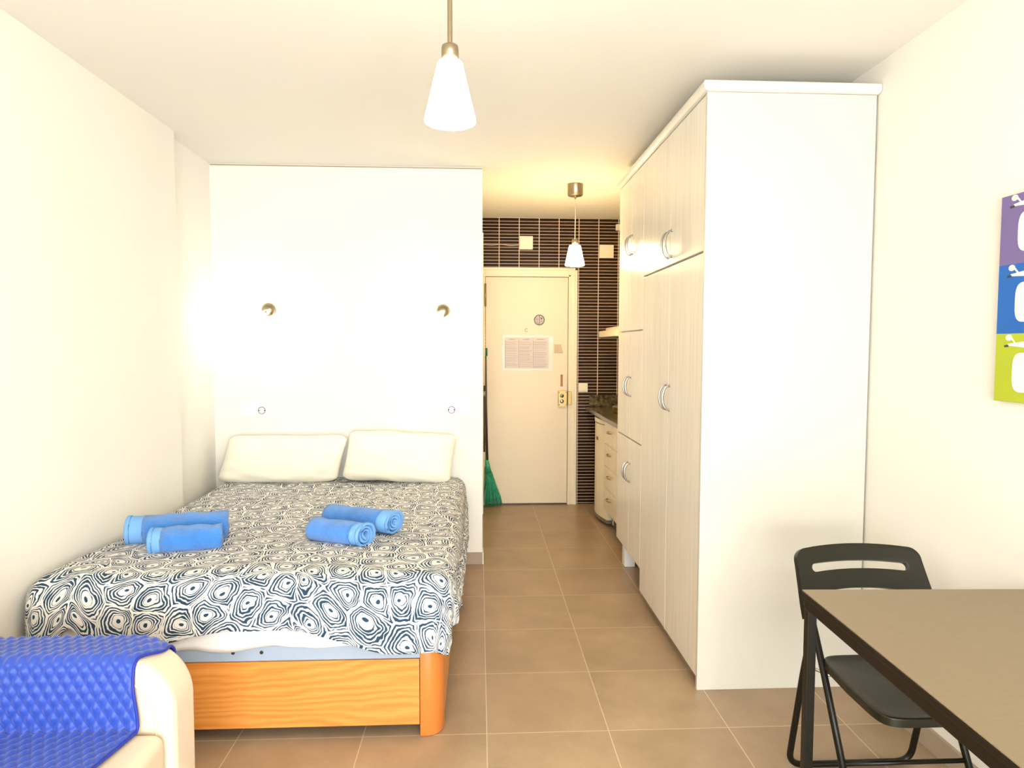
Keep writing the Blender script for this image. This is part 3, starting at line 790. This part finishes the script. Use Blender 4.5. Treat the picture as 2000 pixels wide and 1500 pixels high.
# ------------------------------------------------------------------ towels
def towel(name, loc, rz, length, rad, turns, label, sq=.85, band=True):
    t = thing(name, label, 'towel', loc, 'rolled blue towels on the bed', local=True)
    t.rotation_euler = (0, 0, rz)
    th = rad / (turns + .6) * .62
    def ring(u, off):
        a = turns * 2 * PI * u; r_ = rad * (1 - .80 * u) + off
        r_ *= 1 + .05 * math.sin(a * 1.3 + 1)
        return (r_ * math.cos(a - PI / 2 + .5) , rad * sq + r_ * sq * math.sin(a - PI / 2 + .5))
    def mk(x0, x1, nu, off=0.):
        bm = B()
        def wav(x_, u): return x_ + .006 * math.sin(u * 23) * (1 if x_ > 0 else -1)
        A = []
        for i in range(nu + 1):
            u = i / nu
            o_, in_ = ring(u, off), ring(u, off - th)
            row = []
            for j in range(13):
                xx = x0 + (x1 - x0) * j / 12
                xx2 = wav(xx, u) if j in (0, 12) else xx
                nn = .0075 * noise.noise(Vector((xx * 15, u * 14, rz * 5 + rad))) + .003 * noise.noise(Vector((xx * 45, u * 40, 3)))
                row.append((bm.verts.new((xx2, o_[0] * (1 + nn * 8), max(.001, o_[1] + nn))), bm.verts.new((xx2, in_[0], max(.002, in_[1])))))
            A.append(row)
        for i in range(nu):
            for j in range(12):
                for s__ in (0, 1):
                    f = bm.faces.new((A[i][j][s__], A[i + 1][j][s__], A[i + 1][j + 1][s__], A[i][j + 1][s__])); f.smooth = True
            for j in (0, 12):
                f = bm.faces.new((A[i][j][0], A[i][j][1], A[i + 1][j][1], A[i + 1][j][0])); f.smooth = False
        for i in (0, nu):
            for j in range(12):
                bm.faces.new((A[i][j][0], A[i][j + 1][0], A[i][j + 1][1], A[i][j][1]))
        return bm
    bw = length * .17
    if band:
        obj('roll', mk(-length / 2, length / 2 - bw, 110), 'towel', t)
        b_ = obj('woven_border', mk(length / 2 - bw + .0005, length / 2 - .012, 110), 'towel_band', t)
        obj('hem', mk(length / 2 - .0115, length / 2, 110, .002), 'towel_band', t)
    return t
zt = TOPZ - .002
tw = towel('rolled_towel', (-1.205, 2.785, zt), R(180 + 14), .265, .068, 3.2, 'shorter rolled blue towel at the front of the left pair')
towel('rolled_towel', (-1.300, 2.935, zt), R(180 + 14), .390, .077, 3.4, 'longer rolled blue towel behind the left front towel')
towel('rolled_towel', (-.600, 2.850, zt), R(-24), .27, .066, 3.2, 'rolled blue towel with spiral end at the front of the right pair')
towel('rolled_towel', (-.545, 3.060, zt), R(-24), .36, .068, 3.4, 'rolled blue towel with spiral end, behind in the right pair')

# ------------------------------------------------------------------ sofa and quilted cover
SX1 = -.800; SY1 = 1.885; AT = .145; AZ = .600
t = thing('sofa', 'cream leatherette sofa with rounded arm at the foot of the bed', 'sofa', (-1.2, .9, 0))
def armprof(x0, x1, z0, z1, r_):
    P = [(x0, z0), (x1, z0), (x1, z1 - r_)]
    for k in range(1, 13):
        a = PI / 2 * k / 12; P.append((x1 - r_ + r_ * math.cos(a), z1 - r_ + r_ * math.sin(a)))
    P += [(x0, z1)]
    return P
def arm(y0, y1):
    bm = B(); prism(bm, armprof(-1.585, SX1, .06, AZ, .15), y0, y1, 'XZ'); o = obj('arm', bm, 'sofa', t)
    b = o.modifiers.new('b', 'BEVEL'); b.width = .028; b.segments = 5; b.limit_method = 'ANGLE'; b.angle_limit = R(50)
    for f in o.data.polygons: f.use_smooth = True
    o.modifiers.new('w', 'WEIGHTED_NORMAL')
    # piping on the inner face
    P = armprof(-1.54, SX1 - .045, .06, AZ - .045, .125)[1:]
    bm = B(); tube(bm, [(a, (y0 if y0 > .9 else y1) - (.0005 if y0 > .9 else -.0005), b_) for a, b_ in P], .0035, 8); obj('piping', bm, 'sofa', o)
arm(SY1 - AT, SY1); arm(-.05, -.05 + AT)
bm = B(); box(bm, -1.585, -1.36, .10, SY1 - AT - .003, .10, .80, .05, 5); obj('backrest', bm, 'sofa', t)
bm = B(); box(bm, -1.58, SX1 - .02, .10, SY1 - AT - .003, .06, .28, .015, 3); obj('seat_base', bm, 'sofa', t)
for y0, y1 in ((.10, .905), (.91, SY1 - AT - .004)):
    bm = B(); box(bm, -1.355, SX1 + .02 - .035, y0, y1, .282, .412, .03, 5)
    for f in bm.faces: f.smooth = True
    obj('seat_cushion', bm, 'sofa', t)
for xx in (-1.54, -.86):
    for yy in (.02, 1.80):
        bm = B(); lathe(bm, [(0, 0), (.02, 0), (.026, .06), (0, .06)], (xx, yy, 0), 16); obj('foot', bm, 'black_plastic', t)
# cover: runs from behind the arm, over its top, down the inner face and onto the seat
yi = SY1 - AT
prof = [(SY1 + .004, .40), (SY1 + .006, .55)]
for k in range(9):
    a = PI * k / 8 * .5; prof.append((SY1 + .006 - .03 + .03 * math.cos(a), AZ - .024 + .03 * math.sin(a)))
for k in range(9):
    a = PI / 2 + PI / 2 * k / 8; prof.append((yi - .004 + .03 + .03 * math.cos(a), AZ - .024 + .03 * math.sin(a)))
prof += [(yi - .012, .52), (yi - .014, .47), (yi - .016, .430)]
prof += [(yi - .022, .4215), (yi - .04, .4195), (yi - .12, .419), (yi - .4, .419), (yi - 1.1, .419)]
# arc length resample
L = [0]
for i in range(1, len(prof)): L.append(L[-1] + math.hypot(prof[i][0] - prof[i - 1][0], prof[i][1] - prof[i - 1][1]))
def at(s_):
    for i in range(1, len(prof)):
        if s_ <= L[i] + 1e-9:
            u = (s_ - L[i - 1]) / (L[i] - L[i - 1]); a, b_ = prof[i - 1], prof[i]
            tx, tz = (b_[0] - a[0]), (b_[1] - a[1]); l_ = math.hypot(tx, tz)
            return a[0] + tx * u, a[1] + tz * u, tx / l_, tz / l_
    return (*prof[-1], -1, 0)
LT = L[-1]
s_seat = L[-5]
def cover(u, v):
    s_ = v * LT
    y_, z_, ty, tz = at(s_)
    # right border: further out on the arm top, pulled in on the seat
    if s_ < s_seat:
        top = smooth(.10, .25, s_) * (1 - smooth(.27, .42, s_))
        xr = -.862 - .034 * smooth(.24, .34, s_) + .014 * smooth(.38, s_seat, s_)
    else:
        xr = -.888 + .01 * math.exp(-(s_ - s_seat) / .02) - .25 * max(0, s_ - s_seat - .03) * (1 if s_ < s_seat + .3 else 1) * .6
    x_ = lerp(-1.352, xr, u)
    nx, nz_ = tz, -ty        # outward normal (profile runs towards -y over the top)
    # diamond quilting
    q1 = (x_ + s_ * .62) / .030; q2 = (x_ - s_ * .62) / .030
    d1 = abs((q1 % 1) - .5) * 2; d2 = abs((q2 % 1) - .5) * 2
    puff = .0085 * (min(1 - d1, 1) ** .5 * (1 - d2) ** .5)
    puff *= smooth(1.0, .975, u)
    puff += .003 * noise.noise(Vector((x_ * 8, s_ * 8, 0)))
    n_ = Vector((0, tz, -ty))
    if n_.z < 0 and abs(ty) > .5: n_ = -n_
    if abs(tz) > .5: n_ = Vector((0, 1 if s_ < .2 else -1, 0)) * 1 + Vector((0, 0, .2))
    else: n_ = Vector((0, 0, 1)) if n_.z >= 0 else -n_
    if x_ > -.95: z_ -= (.15 - math.sqrt(max(0, .0225 - (x_ + .95) ** 2))) * smooth(.50, .60, z_)
    p_ = Vector((x_, y_, z_)) + n_ * (puff + .002)
    return p_
bm = B(); grid(bm, cover, 170, 420, lambda u, v: (u * .5, v * LT))
qc = thing('quilted_cover', 'royal blue diamond-quilted cover draped over the sofa arm and seat', 'sofa cover', (-1.1, 1.75, .40))
obj('quilted_cloth', bm, 'quilt', qc)
bm = B(); pts = [cover(1, k / 160) + Vector((0, 0, .001)) for k in range(161)]; tube(bm, pts, .004, 8, flat=1.0); obj('edge_binding', bm, 'quilt_edge', qc)

# ------------------------------------------------------------------ dining table
t = thing('dining_table', 'dark rectangular dining table with black steel frame, beside the folding chair', 'table', (.893, 1.780, 0), local=True)
t.rotation_euler = (0, 0, R(-2.0))
TW, TL, TZ = .655, 1.10, .745
bm = B(); box(bm, .001, TW - .001, -TL + .001, -.001, TZ - .003, TZ, .001, 2); obj('tabletop', bm, 'tabletop', t)  # thin top skin carrying the painted glare colour
bm = B(); box(bm, 0, TW, -TL, 0, TZ - .018, TZ - .0032, .0015, 2); obj('edge_board', bm, 'black_metal', t)
for xx in (.006, TW - .031):
    for yy in (-.031, -TL + .006):
        bm = B(); box(bm, xx, xx + .025, yy, yy + .025, 0.002, TZ - .051, .002); obj('leg', bm, 'black_metal', t)
bm = B()
for xx in (.006, TW - .031): box(bm, xx, xx + .025, -TL + .006, -.006, TZ - .050, TZ - .0185, .002)
for yy in (-.031, -TL + .006): box(bm, .032, TW - .032, yy, yy + .025, TZ - .050, TZ - .0185, .002)
obj('frame', bm, 'black_metal', t)

# ------------------------------------------------------------------ folding chair
t = thing('folding_chair', 'black folding chair with slotted back tucked behind the table', 'chair', (1.252, 1.92, 0), local=True)
t.rotation_euler = (0, 0, 0)
# local frame: x across, -y towards the camera (front)
HW = .190
tr = .0105
def side_path(sx):   # back upright: top of the back down to the front foot
    return [(sx * (HW + .006) + .012, .235, .70), (sx * (HW + .004) + .010, .150, .57), (sx * HW, .050, .43), (sx * HW, -.168, .022)]
for sx in (-1, 1):
    bm = B(); tube(bm, smooth_path(side_path(sx), .08), tr, 14); q = obj('front_leg', bm, 'black_metal', t)
    bm = B(); tube(bm, [Vector((sx * HW, -.162, .034)), Vector((sx * HW, -.178, .002))], .0135, 12); obj('rubber_foot', bm, 'rubber', q)
bm = B(); HR = .213
P = smooth_path([(-HR, .105, .438), (-HR, .125, .37), (-HR, .210, .012), (HR - .004, .210, .012), (HR - .004, .125, .37), (HR - .004, .105, .438)], .055, 8)
tube(bm, P, tr, 14); obj('rear_leg_frame', bm, 'black_metal', t)
bm = B(); tube(bm, [(-HW + .003, -.075, .197), (HW - .003, -.075, .197)], .007, 10); obj('front_crossbar', bm, 'black_metal', t)
for sx in (-1, 1):
    bm = B(); tube(bm, [(sx * (HW - .02), .04, .405), (sx * (HR + .004), .112, .405)], .005, 10); obj('hinge_pin', bm, 'chrome', t)
# seat: rounded tray with rolled edge
def seat_outline(k, n, sc=1.0):
    a = 2 * PI * k / n
    e = .24
    c_, s_ = math.cos(a), math.sin(a)
    X = .203 * math.copysign(abs(c_) ** e, c_); Y = .185 * math.copysign(abs(s_) ** e, s_)
    X *= 1 - .06 * smooth(-.03, .185, Y)
    return X * sc, Y * sc
bm = B(); n = 96; rows = []
levels = [(1.0, -.024), (1.0, -.004), (.992, 0), (.975, .001), (.95, -.003), (.8, -.008), (.5, -.012), (.2, -.014)]
SC = (0, -.105, .452)
for sc_, dz in levels:
    rows.append([bm.verts.new((SC[0] + seat_outline(k, n, sc_)[0], SC[1] + seat_outline(k, n, sc_)[1], SC[2] + dz + .03 * seat_outline(k, n, sc_)[1] * -1 * .3)) for k in range(n)])
for i in range(len(rows) - 1):
    for k in range(n):
        f = bm.faces.new((rows[i][k], rows[i][(k + 1) % n], rows[i + 1][(k + 1) % n], rows[i + 1][k])); f.smooth = i > 0
bm.faces.new(rows[-1])
o = obj('seat', bm, 'black_plastic', t); s_ = o.modifiers.new('s', 'SOLIDIFY'); s_.thickness = .004; s_.offset = -1
# back: curved panel with slot, arched lower edge and side sleeves
def bk_hi(x_):
    ax = abs(x_)
    if ax > .176: return .170 + .036 * math.sqrt(max(0, 1 - ((ax - .176) / .0365) ** 2))
    return .206 + .009 * (1 - (ax / .176) ** 2)
def bk_lo(x_):
    ax = abs(x_)
    if ax >= .198: return -.015
    if ax > .178: return -.015 + .060 * (1 - ((ax - .178) / .020) ** 2) ** .5
    return .045 + .026 * (1 - (ax / .178) ** 2.5)
def bk_slot(x_):
    ax = abs(x_); zc = .140 + .006 * (1 - min(1, ax / .148) ** 2)
    if ax >= .163: return zc, zc
    hh = .014 if ax < .149 else .014 * math.sqrt(max(0, 1 - ((ax - .149) / .014) ** 2))
    return zc - hh, zc + hh
bm = B(); cols = []
xs_ = sorted(set([round(-.2125 + .425 * k / 50, 5) for k in range(51)] + [s__ * q for s__ in (-1, 1) for q in (.212, .2105, .208, .204, .198, .1975, .196, .193, .188, .182, .178, .163, .1625, .161, .158, .154, .149)]))
for X in xs_:
    lo, hi = bk_lo(X), bk_hi(X); s0, s1 = bk_slot(X)
    col = []
    for seg_ in ((lo, s0), (s1, hi)):
        for j in range(5):
            Hh = seg_[0] + (seg_[1] - seg_[0]) * j / 4
            flare = 1 + .055 * (1 - smooth(-.02, .20, Hh))
            bow = .026 * (1 - (X / .22) ** 2)
            col.append(bm.verts.new((X * flare + .012, .135 + Hh * math.sin(.50) + bow, .560 + Hh * math.cos(.50))))
    cols.append(col)
for i in range(len(cols) - 1):
    for j in (0, 1, 2, 3, 5, 6, 7, 8):
        bm.faces.new((cols[i][j], cols[i + 1][j], cols[i + 1][j + 1], cols[i][j + 1]))
bmesh.ops.remove_doubles(bm, verts=bm.verts[:], dist=.00008)
for f in bm.faces: f.smooth = True
o = obj('backrest', bm, 'black_plastic', t)
s_ = o.modifiers.new('s', 'SOLIDIFY'); s_.thickness = .020; s_.offset = 0
b = o.modifiers.new('b', 'BEVEL'); b.width = .004; b.segments = 3; b.limit_method = 'ANGLE'; b.angle_limit = R(50)

# ------------------------------------------------------------------ canvas print with three coloured squares
m, nt, p = newmat('three_colour_canvas'); MAT['canvas'] = m
g = nt.nodes.new('ShaderNodeNewGeometry').outputs['Position']
x, y, z = sepxyz(nt, g)
b1 = math_(nt, 'GREATER_THAN', z, 1.458); b2 = math_(nt, 'GREATER_THAN', z, 1.662)
c = mix(nt, b2, mix(nt, b1, (.40, .48, .010), (.0, .115, .46)), (.165, .12, .31))
nt.links.new(c, p.inputs['Base Color']); p.inputs['Roughness'].default_value = .55
t = thing('canvas_print', 'tall canvas of purple, blue and yellow squares with white scooters, on right wall', 'picture', (1.58, 1.81, 1.256))
CXF = 1.569
bm = B(); box(bm, CXF, XR - .0005, 1.66, 1.963, 1.256, 1.866, .0015); obj('canvas', bm, 'canvas', t)
MAT['cwhite'] = plain('print_white', (.84, .83, .80), .6); MAT['cgrey'] = plain('print_grey', (.30, .29, .27), .6); MAT['cdark'] = plain('print_dark', (.04, .04, .04), .6)
def patch(bm, poly, off): prism(bm, poly, CXF - off, CXF - off + .0008, 'YZ')
for z0 in (1.256, 1.461, 1.665):
    yc = 1.800
    bm = B()
    shield = []
    for k in range(28):
        a = 2 * PI * k / 28; c_, s_ = math.cos(a), math.sin(a)
        shield.append((yc + .056 + .040 * math.copysign(abs(c_) ** .6, c_), z0 + .088 + .058 * math.copysign(abs(s_) ** .6, s_)))
    patch(bm, shield, .0010)
    body = []
    for k in range(28):
        a = 2 * PI * k / 28; c_, s_ = math.cos(a), math.sin(a)
        body.append((yc - .04 + .058 * math.copysign(abs(c_) ** .7, c_), z0 + .075 + .036 * math.copysign(abs(s_) ** .7, s_)))
    patch(bm, body, .0010)
    patch(bm, [(yc + .060, z0 + .050), (yc - .03, z0 + .045), (yc - .03, z0 + .055), (yc + .06, z0 + .062)], .0012)
    patch(bm, [(yc + .115, z0 + .166), (yc + .04, z0 + .160), (yc + .03, z0 + .172), (yc + .06, z0 + .178), (yc + .115, z0 + .172)], .0012)
    f_ = obj('scooter', bm, 'cwhite', t)
    bm = B()
    patch(bm, [(yc + .112 + .012 * math.cos(2 * PI * k / 18), z0 + .190 + .009 * math.sin(2 * PI * k / 18)) for k in range(18)], .0014)
    patch(bm, [(yc + .104, z0 + .186), (yc + .09, z0 + .172), (yc + .086, z0 + .174), (yc + .10, z0 + .19)], .0013)
    obj('mirror', bm, 'pillow', f_)
    bm = B(); patch(bm, [(yc + .128, z0 + .162), (yc + .112, z0 + .163), (yc + .112, z0 + .169), (yc + .128, z0 + .168)], .0014)
    obj('handlebar_grip', bm, 'cdark', f_)
    for q in (yc + .022, yc - .075):
        bm = B(); patch(bm, [(q + .022 * math.cos(2 * PI * k / 20), z0 + .034 + .024 * math.sin(2 * PI * k / 20)) for k in range(20)], .0014)
        obj('wheel', bm, 'cgrey', f_)
